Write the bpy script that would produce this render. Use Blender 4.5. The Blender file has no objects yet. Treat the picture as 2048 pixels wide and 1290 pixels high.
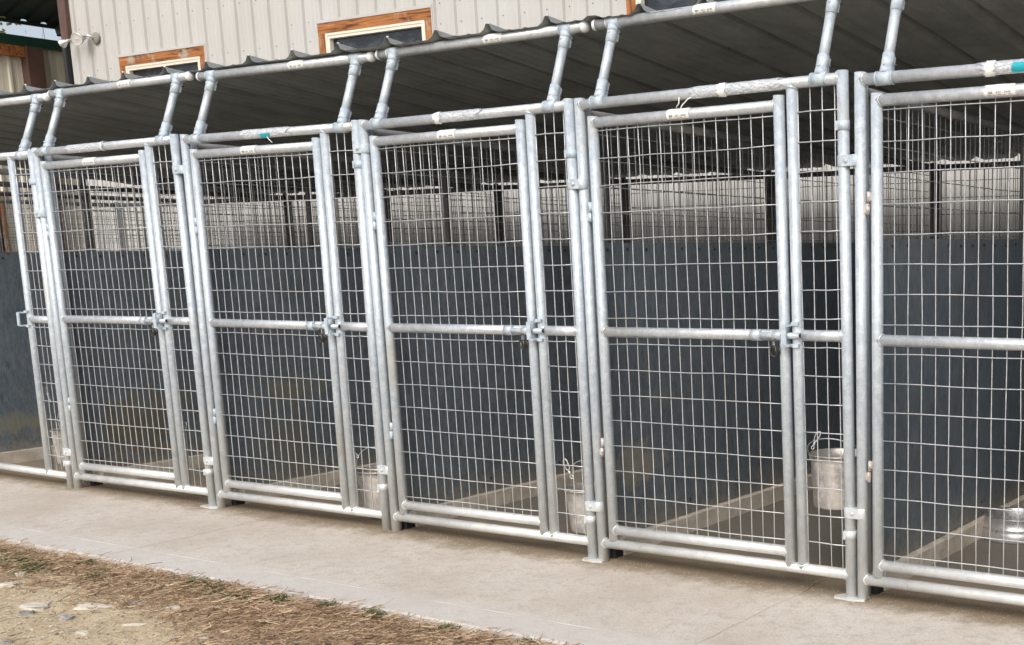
import bpy, math, random
from mathutils import Vector, Matrix, noise
R = math.radians
SC = bpy.context.scene
COL = SC.collection
rnd = random.Random(7)

# ------------------------------------------------------------------ camera
cam = bpy.data.cameras.new('camera'); cam_o = bpy.data.objects.new('camera', cam); COL.objects.link(cam_o)
cam_o.location = (1.9869, -3.7823, 1.2434)
cam_o.rotation_euler = (R(80.0176), R(0.6516), R(28.7263))
cam.sensor_width = 36.0; cam.lens = 2435.4 / 2048 * 36
cam.shift_x = (1024 - 1668.23) / 2048; cam.shift_y = (929.2 - 645) / 2048
cam.clip_start = 0.05; cam.clip_end = 2000
SC.camera = cam_o
# ------------------------------------------------------------------ world, sun, exposure
W = bpy.data.worlds.new('World'); SC.world = W; W.use_nodes = True
nt = W.node_tree; nt.nodes.clear()
sky = nt.nodes.new('ShaderNodeTexSky'); sky.sky_type = 'NISHITA'; sky.sun_disc = False
sky.sun_elevation = R(52); sky.sun_rotation = R(205); sky.air_density = 1.0; sky.dust_density = 4.0; sky.ozone_density = 1.0
hs = nt.nodes.new('ShaderNodeHueSaturation'); hs.inputs['Saturation'].default_value = 0.56
bg = nt.nodes.new('ShaderNodeBackground'); bg.inputs['Strength'].default_value = 0.15
wo = nt.nodes.new('ShaderNodeOutputWorld')
nt.links.new(sky.outputs[0], hs.inputs['Color']); nt.links.new(hs.outputs[0], bg.inputs[0]); nt.links.new(bg.outputs[0], wo.inputs[0])
sun = bpy.data.lights.new('sun', 'SUN'); sun_o = bpy.data.objects.new('sun', sun); COL.objects.link(sun_o)
sun.energy = 1.15; sun.angle = R(40); sun.color = (1.0, 0.96, 0.91)
# sun from the camera side, high, slightly right
d = Vector((0.24, -0.82, 0.76)).normalized()
sun_o.rotation_euler = (-d).to_track_quat('-Z', 'Y').to_euler()
sky.sun_elevation = math.asin(d.z); sky.sun_rotation = math.atan2(d.x, d.y)
SC.view_settings.view_transform = 'Standard'; SC.view_settings.look = 'None'
SC.view_settings.gamma = 1.0; SC.view_settings.exposure = 0.35
SC.cycles.max_bounces = 8

# ------------------------------------------------------------------ materials
def mat(name, base=(0.5, 0.5, 0.5), rough=0.5, metal=0.0, spec=0.5):
    m = bpy.data.materials.new(name); m.use_nodes = True
    b = m.node_tree.nodes['Principled BSDF']
    b.inputs['Base Color'].default_value = (*base, 1); b.inputs['Roughness'].default_value = rough
    b.inputs['Metallic'].default_value = metal; b.inputs['Specular IOR Level'].default_value = spec
    return m, m.node_tree, b
def N(t, kind, **kw):
    n = t.nodes.new(kind)
    for k, v in kw.items():
        if k in n.inputs: n.inputs[k].default_value = v
        else: setattr(n, k, v)
    return n
def L(t, a, b): t.links.new(a, b)
def coords(t, scale=(1, 1, 1), rnd_off=True, obj=True):
    tc = N(t, 'ShaderNodeTexCoord'); mp = N(t, 'ShaderNodeMapping'); mp.inputs['Scale'].default_value = scale
    L(t, tc.outputs['Object' if obj else 'Generated'], mp.inputs['Vector'])
    if rnd_off:
        oi = N(t, 'ShaderNodeObjectInfo'); ml = N(t, 'ShaderNodeMath', operation='MULTIPLY'); ml.inputs[1].default_value = 37.0
        L(t, oi.outputs['Random'], ml.inputs[0]); cb = N(t, 'ShaderNodeCombineXYZ')
        for i in range(3): L(t, ml.outputs[0], cb.inputs[i])
        L(t, cb.outputs[0], mp.inputs['Location'])
    return mp.outputs[0]
def noi(t, vec, scale, detail=4, rough=0.6, dist=0.0):
    n = N(t, 'ShaderNodeTexNoise'); n.inputs['Scale'].default_value = scale; n.inputs['Detail'].default_value = detail
    n.inputs['Roughness'].default_value = rough; n.inputs['Distortion'].default_value = dist
    L(t, vec, n.inputs['Vector']); return n.outputs['Fac']
def ramp(t, fac, stops):
    r = N(t, 'ShaderNodeValToRGB'); e = r.color_ramp.elements
    while len(e) < len(stops): e.new(0.5)
    for el, (p, c) in zip(e, stops):
        el.position = p; el.color = (*c, 1) if len(c) == 3 else c
    L(t, fac, r.inputs[0]); return r.outputs[0]
def mixc(t, fac, a, b, mode='MIX'):
    m = N(t, 'ShaderNodeMix', data_type='RGBA', blend_type=mode)
    if isinstance(fac, float): m.inputs[0].default_value = fac
    else: L(t, fac, m.inputs[0])
    for s, v in ((m.inputs[6], a), (m.inputs[7], b)):
        if isinstance(v, tuple): s.default_value = (*v, 1)
        else: L(t, v, s)
    return m.outputs[2]
def mrange(t, v, a, b, c=0.0, d=1.0):
    m = N(t, 'ShaderNodeMapRange'); m.inputs[1].default_value = a; m.inputs[2].default_value = b
    m.inputs[3].default_value = c; m.inputs[4].default_value = d; L(t, v, m.inputs[0]); return m.outputs[0]
def bump(t, b, h, strength=0.3, dist=0.01):
    n = N(t, 'ShaderNodeBump'); n.inputs['Strength'].default_value = strength; n.inputs['Distance'].default_value = dist
    L(t, h, n.inputs['Height']); L(t, n.outputs[0], b.inputs['Normal'])

def galv(name, c1, c2, c3, rough=0.42, metal=0.55, streak=(60, 60, 6), dirt=True, bumpy=0.15):
    m, t, b = mat(name, c1, rough, metal)
    v = coords(t, streak); f = noi(t, v, 1.0, 5, 0.65)
    v2 = coords(t, (1, 1, 1)); g = noi(t, v2, 38, 5, 0.7); sp = noi(t, v2, 170, 3, 0.7)
    col = ramp(t, f, [(0.36, c2), (0.62, c1)])
    col = mixc(t, ramp(t, g, [(0.42, (0, 0, 0)), (0.68, (1, 1, 1))]), col, c3)
    col = mixc(t, ramp(t, sp, [(0.30, (1, 1, 1)), (0.40, (0, 0, 0))]), col, tuple(x * 0.55 for x in c1))
    if dirt:
        geo = N(t, 'ShaderNodeNewGeometry'); sx = N(t, 'ShaderNodeSeparateXYZ'); L(t, geo.outputs['Position'], sx.inputs[0])
        low = mrange(t, sx.outputs['Z'], 0.75, -0.02, 0.0, 1.0)
        ds = N(t, 'ShaderNodeMath', operation='MULTIPLY'); L(t, low, ds.inputs[0]); L(t, noi(t, v2, 14, 5, 0.7), ds.inputs[1])
        col = mixc(t, mrange(t, ds.outputs[0], 0.1, 0.62, 0.0, 0.85), col, (0.78, 0.77, 0.71))  # pale dirt low down, brightened in colour to make up for darker reflection
        ry = noi(t, v2, 3.3, 3, 0.5)
        col = mixc(t, mrange(t, ry, 0.62, 0.74, 0.0, 0.45), col, (0.46, 0.43, 0.35))
    L(t, col, b.inputs['Base Color'])
    L(t, mrange(t, g, 0.3, 0.7, rough - 0.08, rough + 0.16), b.inputs['Roughness'])
    L(t, mrange(t, f, 0.3, 0.7, metal * 0.6, min(1, metal * 1.3)), b.inputs['Metallic'])
    bump(t, b, g, bumpy, 0.002)
    return m
M = {}
M['pipe'] = galv('galvanised_pipe', (0.515, 0.575, 0.63), (0.38, 0.44, 0.50), (0.60, 0.65, 0.69), rough=0.36, metal=0.28, bumpy=0.1)
M['rail'] = galv('galvanised_rail', (0.57, 0.605, 0.64), (0.45, 0.48, 0.51), (0.66, 0.68, 0.70), rough=0.34, metal=0.45, streak=(5, 60, 60))
M['clamp'] = galv('zinc_clamp', (0.46, 0.545, 0.62), (0.34, 0.41, 0.48), (0.60, 0.65, 0.69), rough=0.6, metal=0.15, streak=(40, 40, 40), dirt=False, bumpy=0.4)
M['wire'] = galv('galvanised_wire', (0.52, 0.545, 0.57), (0.38, 0.40, 0.43), (0.60, 0.61, 0.62), rough=0.4, metal=0.5, streak=(30, 30, 30))
M['dullwire'] = galv('shade_dark_wire', (0.16, 0.165, 0.17), (0.11, 0.115, 0.12), (0.2, 0.2, 0.2), rough=0.55, metal=0.4, streak=(30, 30, 30))  # wire copy with shade put into its colour, reads as a dark silhouette
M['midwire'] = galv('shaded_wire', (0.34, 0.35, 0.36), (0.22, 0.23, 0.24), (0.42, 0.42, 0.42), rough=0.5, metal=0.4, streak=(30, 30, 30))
M['dullpipe'] = galv('shade_dark_pipe', (0.16, 0.165, 0.17), (0.10, 0.105, 0.11), (0.2, 0.2, 0.2), rough=0.6, metal=0.3, streak=(30, 30, 30))  # darker copy of the pipe, shade under the roof put into its colour
M['pail'] = galv('scuffed_steel_pail', (0.62, 0.59, 0.56), (0.33, 0.32, 0.315), (0.74, 0.68, 0.62), rough=0.36, metal=0.45, streak=(22, 22, 5), dirt=False)
M['bowl'] = galv('stainless_bowl', (0.56, 0.56, 0.58), (0.50, 0.50, 0.52), (0.62, 0.62, 0.62), rough=0.3, metal=0.75, streak=(3, 3, 12), dirt=False)
M['cap'], _, _ = mat('white_cap', (0.78, 0.80, 0.82), 0.45)
M['darksteel'], _, _ = mat('dark_steel', (0.055, 0.052, 0.048), 0.4, 0.5)
M['dark'], _, _ = mat('dark_hole', (0.012, 0.012, 0.014), 0.8)
M['rubber'], _, _ = mat('black_rubber', (0.02, 0.02, 0.022), 0.7)
def rusty():
    m, t, b = mat('rusty_hinge', (0.6, 0.5, 0.45), 0.6, 0.3)
    f = noi(t, coords(t), 45, 4, 0.7)
    L(t, ramp(t, f, [(0.36, (0.32, 0.14, 0.07)), (0.44, (0.48, 0.42, 0.38)), (0.56, (0.54, 0.54, 0.53))]), b.inputs['Base Color']); return m
M['rust'] = rusty()
def paper():
    m, t, b = mat('white_label', (0.80, 0.80, 0.78), 0.4)
    f = noi(t, coords(t), 60, 4, 0.6)
    L(t, ramp(t, f, [(0.3, (0.66, 0.66, 0.62)), (0.6, (0.84, 0.84, 0.82))]), b.inputs['Base Color']); return m
M['label'] = paper()
M['ink'], _, _ = mat('label_ink', (0.10, 0.10, 0.09), 0.6)
def film():
    m, t, b = mat('torn_clear_film', (0.72, 0.76, 0.80), 0.14, 0.25)
    f = noi(t, coords(t, (1, 2.5, 2.5)), 55, 5, 0.75, 0.6)
    L(t, ramp(t, f, [(0.40, (0.42, 0.46, 0.50)), (0.56, (0.72, 0.76, 0.80)), (0.66, (0.92, 0.94, 0.95))]), b.inputs['Base Color'])
    bump(t, b, f, 1.0, 0.006); return m
M['film'] = film()
M['teal'], _, _ = mat('teal_tape', (0.01, 0.36, 0.44), 0.35)

def sheet_mat(name, spots=(), seam=False):
    m, t, b = mat(name, (0.03, 0.035, 0.042), 0.5)
    v = coords(t, (1, 1, 1), rnd_off=False); vs = coords(t, (1, 34, 9.0), rnd_off=True)
    f = noi(t, vs, 1.6, 6, 0.72, 0.4); g = noi(t, coords(t, (1, 1, 1)), 5, 5, 0.65)
    col = ramp(t, f, [(0.30, (0.082, 0.102, 0.122)), (0.52, (0.122, 0.150, 0.178)), (0.74, (0.18, 0.21, 0.24))])
    col = mixc(t, ramp(t, g, [(0.40, (0, 0, 0)), (0.75, (0.6, 0.6, 0.6))]), col, (0.15, 0.185, 0.215))
    scr = noi(t, coords(t, (1, 70, 9)), 3, 3, 0.8, 1.2)
    col = mixc(t, ramp(t, scr, [(0.67, (0, 0, 0)), (0.74, (0.5, 0.5, 0.5))]), col, (0.36, 0.375, 0.375))
    # scuffs and mud thrown up from the floor
    tz = N(t, 'ShaderNodeTexCoord'); sz = N(t, 'ShaderNodeSeparateXYZ'); L(t, tz.outputs['Object'], sz.inputs[0])
    mz = N(t, 'ShaderNodeMath', operation='MULTIPLY_ADD'); L(t, noi(t, coords(t, (1, 1, 1)), 24, 6, 0.8), mz.inputs[0]); mz.inputs[1].default_value = -0.75; L(t, sz.outputs['Z'], mz.inputs[2])
    col = mixc(t, mrange(t, mz.outputs[0], -0.20, -0.30, 0.0, 0.7), col, (0.24, 0.21, 0.165))
    mo = noi(t, coords(t, (1, 3.2, 1)), 17, 6, 0.8, 0.8)
    col = mixc(t, mrange(t, mo, 0.50, 0.66, 0.0, 0.55), col, (0.22, 0.25, 0.275)); col = mixc(t, mrange(t, mo, 0.46, 0.34, 0.0, 0.6), col, (0.04, 0.05, 0.06))
    for (cy, cz, ry, rz, colr, amt) in spots:
        mp = N(t, 'ShaderNodeMapping', vector_type='POINT'); tc = N(t, 'ShaderNodeTexCoord'); L(t, tc.outputs['Object'], mp.inputs[0])
        mp.inputs['Location'].default_value = (0, -cy / ry, -cz / rz); mp.inputs['Scale'].default_value = (0, 1 / ry, 1 / rz)
        ln = N(t, 'ShaderNodeVectorMath', operation='LENGTH'); L(t, mp.outputs[0], ln.inputs[0])
        nn = noi(t, v, 11, 8, 0.85); ad = N(t, 'ShaderNodeMath', operation='ADD'); L(t, ln.outputs['Value'], ad.inputs[0])
        L(t, mrange(t, nn, 0.3, 0.7, -0.95, 0.95), ad.inputs[1])
        col = mixc(t, mrange(t, ad.outputs[0], 1.05, 0.45, 0.0, amt), col, colr)
    L(t, col, b.inputs['Base Color']); L(t, mrange(t, f, 0.3, 0.7, 0.34, 0.6), b.inputs['Roughness'])
    bump(t, b, f, 0.25, 0.003); return m

def siding_mat():
    m, t, b = mat('beige_painted_siding', (0.55, 0.52, 0.46), 0.45)
    v = coords(t, (1, 1, 1), False); f = noi(t, v, 1.3, 4, 0.6); g = noi(t, coords(t, (9, 9, 0.7), False), 1.0, 4, 0.6)
    col = ramp(t, f, [(0.3, (0.46, 0.45, 0.425)), (0.7, (0.50, 0.495, 0.48))])
    col = mixc(t, mrange(t, g, 0.52, 0.8, 0.0, 0.35), col, (0.37, 0.36, 0.31))
    L(t, col, b.inputs['Base Color']); bump(t, b, noi(t, v, 2.5, 2), 0.15, 0.01); return m
M['siding'] = siding_mat()
M['siding_tan'], _t, _b = mat('tan_painted_siding', (0.78, 0.735, 0.60), 0.45)
L(_t, ramp(_t, noi(_t, coords(_t, (8, 8, .8), False), 1.2, 4), [(0.35, (0.66, 0.61, 0.48)), (0.65, (0.82, 0.78, 0.66))]), _b.inputs['Base Color'])
M['cream'], _, _ = mat('cream_vinyl', (0.74, 0.68, 0.57), 0.4)
M['brown'] = None
def brownm():
    m, t, b = mat('brown_painted_trim', (0.10, 0.055, 0.045), 0.5)
    f = noi(t, coords(t), 6, 4); L(t, ramp(t, f, [(0.3, (0.085, 0.045, 0.036)), (0.7, (0.13, 0.072, 0.058))]), b.inputs['Base Color']); return m
M['brown'] = brownm()
M['green'], _, _ = mat('dark_green_metal', (0.012, 0.055, 0.038), 0.4)
def woodm(name, sc, weather=0.5):
    m, t, b = mat(name, (0.4, 0.18, 0.06), 0.65)
    f = noi(t, coords(t, sc), 1.0, 6, 0.6, 1.2); g = noi(t, coords(t), 4.0, 5, 0.7)
    col = ramp(t, f, [(0.34, (0.07, 0.022, 0.008)), (0.48, (0.30, 0.105, 0.026)), (0.68, (0.48, 0.20, 0.06))])
    col = mixc(t, mrange(t, g, weather, weather + 0.09, 0.0, 0.9), col, mixc(t, f, (0.16, 0.14, 0.12), (0.60, 0.50, 0.36)))
    L(t, col, b.inputs['Base Color']); bump(t, b, f, 0.4, 0.004); return m
M['wood_h'] = woodm('stained_board_across', (2.5, 30, 30), 0.56); M['wood_v'] = woodm('stained_board_upright', (30, 30, 2.5), 0.54)
M['glass'], gt, gb = mat('dark_window_glass', (0.012, 0.016, 0.022), 0.08, 0.0, 0.6)
gb.inputs['Roughness'].default_value = 0.12
gf = noi(gt, coords(gt, (2, 2, 5)), 3, 5, 0.7)
L(gt, ramp(gt, gf, [(0.45, (0.010, 0.013, 0.018)), (0.7, (0.05, 0.06, 0.07))]), gb.inputs['Base Color'])

def roof_mat():
    m, t, b = mat('weathered_roof_steel', (0.12, 0.12, 0.11), 0.6, 0.25)
    v = coords(t, (1, 1, 1)); f = noi(t, v, 3.2, 6, 0.7); g = noi(t, v, 60, 4, 0.7); s = noi(t, coords(t, (12, 1.2, 1)), 1.0, 5, 0.7)
    col = ramp(t, f, [(0.3, (0.21, 0.225, 0.225)), (0.7, (0.37, 0.39, 0.385))])
    col = mixc(t, mrange(t, s, 0.45, 0.8, 0, 0.5), col, (0.15, 0.16, 0.155))
    col = mixc(t, mrange(t, g, 0.55, 0.72, 0, 0.5), col, (0.38, 0.385, 0.36))
    L(t, col, b.inputs['Base Color']); bump(t, b, f, 0.3, 0.01); return m
M['roof'] = roof_mat()
M['darkroof'], _, _ = mat('dark_painted_roof', (0.025, 0.03, 0.03), 0.5)

def concrete_mat(name, wet=False):
    m, t, b = mat(name, (0.4, 0.36, 0.3), 0.85)
    v = coords(t, (1, 1, 1), False)
    f = noi(t, v, 1.7, 6, 0.6); g = noi(t, v, 16, 6, 0.75); h = noi(t, v, 120, 4, 0.75)
    col = ramp(t, f, [(0.32, (0.48, 0.42, 0.355)), (0.5, (0.575, 0.52, 0.455)), (0.7, (0.635, 0.595, 0.54))])
    col = mixc(t, mrange(t, g, 0.48, 0.66, 0.0, 0.8), col, (0.44, 0.38, 0.32))
    col = mixc(t, mrange(t, h, 0.50, 0.66, 0.0, 0.7), col, (0.34, 0.29, 0.235))
    pit = noi(t, coords(t, (34, 95, 1), False), 1.0, 3, 0.6)
    col = mixc(t, mrange(t, pit, 0.62, 0.70, 0.0, 0.8), col, (0.27, 0.235, 0.20))
    col = mixc(t, mrange(t, h, 0.46, 0.30, 0.0, 0.5), col, (0.62, 0.575, 0.50))
    geo = N(t, 'ShaderNodeNewGeometry'); sx = N(t, 'ShaderNodeSeparateXYZ'); L(t, geo.outputs['Position'], sx.inputs[0])
    wob = noi(t, v, 1.1, 3); a = N(t, 'ShaderNodeMath', operation='MULTIPLY_ADD'); L(t, wob, a.inputs[0]); a.inputs[1].default_value = 0.09; L(t, sx.outputs['Y'], a.inputs[2])
    # pale washed strip along the slab's edge, bounded by the form line
    strip = mrange(t, a.outputs[0], -0.61, -0.71, 0.0, 0.55)
    col = mixc(t, strip, col, mixc(t, g, (0.62, 0.605, 0.58), (0.52, 0.50, 0.47)))
    # form line: thin raised pale line
    ab = N(t, 'ShaderNodeMath', operation='ADD'); L(t, sx.outputs['Y'], ab.inputs[0]); ab.inputs[1].default_value = 0.725
    ab2 = N(t, 'ShaderNodeMath', operation='ABSOLUTE'); L(t, ab.outputs[0], ab2.inputs[0])
    ln = mrange(t, ab2.outputs[0], 0.0045, 0.0015, 0.0, 1.0); br = mrange(t, noi(t, coords(t, (1.5, 0.2, 1), False), 2.2, 3), 0.44, 0.56, 0.05, 1.0)
    mu = N(t, 'ShaderNodeMath', operation='MULTIPLY'); L(t, ln, mu.inputs[0]); L(t, br, mu.inputs[1])
    col = mixc(t, mu.outputs[0], col, (0.74, 0.71, 0.66))
    # brown grit with contact shade painted in by the gates, damp dark floor in the pens
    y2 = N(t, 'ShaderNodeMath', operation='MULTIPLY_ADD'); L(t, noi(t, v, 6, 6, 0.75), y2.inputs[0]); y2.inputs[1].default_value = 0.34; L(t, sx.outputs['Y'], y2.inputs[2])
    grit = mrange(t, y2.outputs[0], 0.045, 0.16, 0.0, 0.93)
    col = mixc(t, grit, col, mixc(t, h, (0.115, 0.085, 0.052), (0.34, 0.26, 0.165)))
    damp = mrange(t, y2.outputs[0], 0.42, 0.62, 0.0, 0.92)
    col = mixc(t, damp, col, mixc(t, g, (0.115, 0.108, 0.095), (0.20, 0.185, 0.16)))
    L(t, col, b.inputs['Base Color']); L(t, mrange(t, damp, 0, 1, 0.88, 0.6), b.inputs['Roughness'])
    sm = N(t, 'ShaderNodeMath', operation='MULTIPLY_ADD'); L(t, h, sm.inputs[0]); sm.inputs[1].default_value = 0.35; L(t, g, sm.inputs[2])
    sm2 = N(t, 'ShaderNodeMath', operation='MULTIPLY_ADD'); L(t, mu.outputs[0], sm2.inputs[0]); sm2.inputs[1].default_value = 0.4; L(t, sm.outputs[0], sm2.inputs[2])
    bump(t, b, sm2.outputs[0], 0.55, 0.007); return m
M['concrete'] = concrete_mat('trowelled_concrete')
def kerbm():
    m, t, b = mat('kerb_concrete', (0.36, 0.32, 0.27), 0.9); v = coords(t, (1, 1, 1), False)
    g = noi(t, v, 14, 6, 0.7)
    L(t, ramp(t, g, [(0.35, (0.42, 0.37, 0.30)), (0.6, (0.62, 0.56, 0.48))]), b.inputs['Base Color']); bump(t, b, g, 0.3, 0.005); return m
M['kerb'] = kerbm()
def soilm():
    m, t, b = mat('sandy_soil', (0.4, 0.33, 0.22), 0.95); v = coords(t, (1, 1, 1), False)
    f = noi(t, v, 3, 6, 0.65); g = noi(t, v, 45, 5, 0.75); h = noi(t, v, 14, 5, 0.7)
    col = ramp(t, f, [(0.34, (0.40, 0.31, 0.19)), (0.66, (0.54, 0.45, 0.31))])
    col = mixc(t, mrange(t, g, 0.52, 0.70, 0, 0.8), col, (0.28, 0.21, 0.13)); col = mixc(t, mrange(t, g, 0.44, 0.30, 0, 0.7), col, (0.66, 0.58, 0.44))
    L(t, col, b.inputs['Base Color'])
    s = N(t, 'ShaderNodeMath', operation='MULTIPLY_ADD'); L(t, g, s.inputs[0]); s.inputs[1].default_value = 0.5; L(t, h, s.inputs[2])
    bump(t, b, s.outputs[0], 0.9, 0.018); return m
M['soil'] = soilm()
def varied(name, stops, rough=0.8, scale=9.0):
    # colour picked per blade or stone from a noise of its place
    m, t, b = mat(name, (0.3, 0.2, 0.1), rough); v = coords(t, (1, 1, 1), False)
    wn = N(t, 'ShaderNodeAttribute'); wn.attribute_name = 'tone'
    f = noi(t, v, scale, 3, 0.6); a = N(t, 'ShaderNodeMath', operation='MULTIPLY_ADD'); L(t, f, a.inputs[0]); a.inputs[1].default_value = 0.5; L(t, wn.outputs['Fac'], a.inputs[2])
    s = N(t, 'ShaderNodeMath', operation='SUBTRACT'); L(t, a.outputs[0], s.inputs[0]); s.inputs[1].default_value = 0.25
    L(t, ramp(t, s.outputs[0], stops), b.inputs['Base Color']); return m
M['thatch'] = varied('dry_stems', [(0.05, (0.085, 0.048, 0.03)), (0.35, (0.24, 0.145, 0.085)), (0.62, (0.42, 0.29, 0.175)), (0.95, (0.66, 0.53, 0.36))])
M['sprig'] = varied('low_green_weed', [(0.1, (0.035, 0.055, 0.015)), (0.5, (0.08, 0.115, 0.03)), (0.9, (0.17, 0.20, 0.07))])
M['grit'] = varied('loose_grit', [(0.05, (0.20, 0.15, 0.09)), (0.4, (0.42, 0.34, 0.23)), (0.8, (0.62, 0.55, 0.44)), (1.0, (0.36, 0.36, 0.35))], 0.9)
def stonem(name, c1, c2):
    m, t, b = mat(name, c1, 0.85); f = noi(t, coords(t), 40, 5, 0.7)
    L(t, ramp(t, f, [(0.35, c1), (0.65, c2)]), b.inputs['Base Color']); bump(t, b, f, 0.5, 0.004); return m
M['stone_pale'] = stonem('pale_stone', (0.44, 0.40, 0.33), (0.58, 0.55, 0.48)); M['stone_grey'] = stonem('grey_stone', (0.20, 0.195, 0.19), (0.33, 0.32, 0.31))
M['leaf_y'] = varied('yellow_green_leaves', [(0.1, (0.07, 0.09, 0.02)), (0.5, (0.20, 0.21, 0.05)), (0.9, (0.42, 0.36, 0.12))], 0.7, 0.8)
M['twig'], _, _ = mat('bare_twigs', (0.16, 0.13, 0.11), 0.8)
M['bark'], _, _ = mat('bark', (0.10, 0.075, 0.05), 0.9)
M['alu'], _, _ = mat('bare_aluminium', (0.66, 0.66, 0.64), 0.3, 0.6)
M['lens'], _, _ = mat('lamp_lens', (0.6, 0.6, 0.58), 0.12, 0.3)
M['greyplate'], _, _ = mat('weathered_grey_plate', (0.22, 0.22, 0.19), 0.7)

# ------------------------------------------------------------------ mesh builder
PR = 0.0205
class MB:
    def __init__(s): s.v = []; s.f = []; s.sm = []; s.mi = []; s.tone = None
    def face(s, idx, smooth=False, mi=0): s.f.append(tuple(idx)); s.sm.append(smooth); s.mi.append(mi)
    def path(s, pts, r, n=10, cap=True, closed=False, mi=0):
        pts = [Vector(p) for p in pts]; k = len(pts); rs = r if isinstance(r, (list, tuple)) else [r] * k
        base = len(s.v); prev = None
        for i, p in enumerate(pts):
            if closed: d = (pts[(i + 1) % k] - pts[i - 1])
            else: d = (pts[min(i + 1, k - 1)] - pts[max(i - 1, 0)])
            d = d.normalized() if d.length > 1e-9 else Vector((0, 0, 1))
            if prev is None:
                a = Vector((0, 0, 1)) if abs(d.z) < 0.9 else Vector((0, 1, 0))
                u = d.cross(a).normalized()
            else:
                u = (prev - d * prev.dot(d)).normalized()
            prev = u; w = d.cross(u)
            for j in range(n):
                a = 2 * math.pi * j / n; s.v.append(p + (u * math.cos(a) + w * math.sin(a)) * rs[i])
        for i in range(k if closed else k - 1):
            i2 = (i + 1) % k
            for j in range(n):
                j2 = (j + 1) % n; s.face((base + i * n + j, base + i * n + j2, base + i2 * n + j2, base + i2 * n + j), True, mi)
        if cap and not closed:
            s.face([base + j for j in range(n)][::-1], False, mi); s.face([base + (k - 1) * n + j for j in range(n)], False, mi)
        return s
    def tube(s, a, b, r, n=16, mi=0, cap=True): return s.path([a, b], r, n, cap, mi=mi)
    def box(s, c, h, mi=0, rot=None, bev=0.0):
        c = Vector(c); base = len(s.v)
        if bev > 0:
            hx, hy, hz = h; pts = []
            for z in (-1, 1):
                for (ax, ay) in ((hx, hy),):
                    ring = [(ax - bev, -ay), (ax, -ay + bev), (ax, ay - bev), (ax - bev, ay), (-ax + bev, ay), (-ax, ay - bev), (-ax, -ay + bev), (-ax + bev, -ay)]
                    pts += [Vector((x, y, z * hz)) for x, y in ring]
            for p in pts: s.v.append(c + (rot @ p if rot else p))
            for j in range(8): s.face((base + j, base + (j + 1) % 8, base + 8 + (j + 1) % 8, base + 8 + j), False, mi)
            s.face([base + j for j in range(8)][::-1], False, mi); s.face([base + 8 + j for j in range(8)], False, mi)
            return s
        for x in (-1, 1):
            for y in (-1, 1):
                for z in (-1, 1):
                    p = Vector((x * h[0], y * h[1], z * h[2])); s.v.append(c + (rot @ p if rot else p))
        for q in ((0, 1, 3, 2), (4, 6, 7, 5), (0, 4, 5, 1), (2, 3, 7, 6), (0, 2, 6, 4), (1, 5, 7, 3)): s.face([base + i for i in q], False, mi)
        return s
    def lathe(s, prof, c=(0, 0, 0), n=32, mi=0, M3=None):
        base = len(s.v); c = Vector(c)
        for (r, z) in prof:
            for j in range(n):
                a = 2 * math.pi * j / n; p = Vector((r * math.cos(a), r * math.sin(a), z)); s.v.append(c + (M3 @ p if M3 else p))
        for i in range(len(prof) - 1):
            for j in range(n):
                j2 = (j + 1) % n; s.face((base + i * n + j, base + i * n + j2, base + (i + 1) * n + j2, base + (i + 1) * n + j), True, mi)
        return s
    def weld(s, c, axis, r, rnd=rnd, mi=0):
        # bead following the saddle where a pipe along `axis` meets the pipe whose surface passes the joint
        c = Vector(c); ax = Vector(axis).normalized(); a = Vector((0, 0, 1)) if abs(ax.z) < 0.9 else Vector((0, 1, 0)); u = ax.cross(a).normalized(); w = ax.cross(u)
        pts = []
        for k in range(28):
            t = 2 * math.pi * k / 28; o = (u * math.cos(t) + w * math.sin(t)) * (r * 1.0); pts.append(c + o + ax * (math.sqrt(max(0, PR * PR - .64 * o.y * o.y)) + .0008 + rnd.uniform(-.0006, .0006)))
        s.path(pts, [rnd.uniform(.0026, .0038) for _ in pts], 6, False, True, mi); return s
    def build(s, name, m, parent=None, loc=None, rot=None):
        me = bpy.data.meshes.new(name); me.from_pydata([tuple(p) for p in s.v], [], s.f); me.update()
        me.polygons.foreach_set('use_smooth', s.sm); me.polygons.foreach_set('material_index', s.mi)
        for mm in (m if isinstance(m, (list, tuple)) else [m]): me.materials.append(mm)
        if s.tone is not None:
            at = me.attributes.new('tone', 'FLOAT', 'POINT'); at.data.foreach_set('value', s.tone)
        o = bpy.data.objects.new(name, me); COL.objects.link(o)
        if parent: o.parent = parent
        if loc: o.location = loc
        if rot: o.rotation_euler = rot
        return o
def tag(o, label=None, cat=None, group=None, kind=None):
    if label: o['label'] = label
    if cat: o['category'] = cat
    if group: o['group'] = group
    if kind: o['kind'] = kind
    return o
def empty(name, loc, rot=(0, 0, 0), **kw):
    o = bpy.data.objects.new(name, None); COL.objects.link(o); o.location = loc; o.rotation_euler = rot; o.empty_display_size = 0.1
    return tag(o, **kw)
def cp(o, parent):
    c = o.copy(); COL.objects.link(c); c.parent = parent
    for ch in list(o.children): cp(ch, c)
    return c
def newp(o, parent):      # a fresh part object sharing the mesh of o
    c = o.copy(); COL.objects.link(c); c.parent = parent; return c

# ------------------------------------------------------------------ measured row of panels
PW, PH = 1.1646, 1.826
GL, GR, LT, HM = 0.0617, 0.9078, 0.9628, 0.9317
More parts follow.
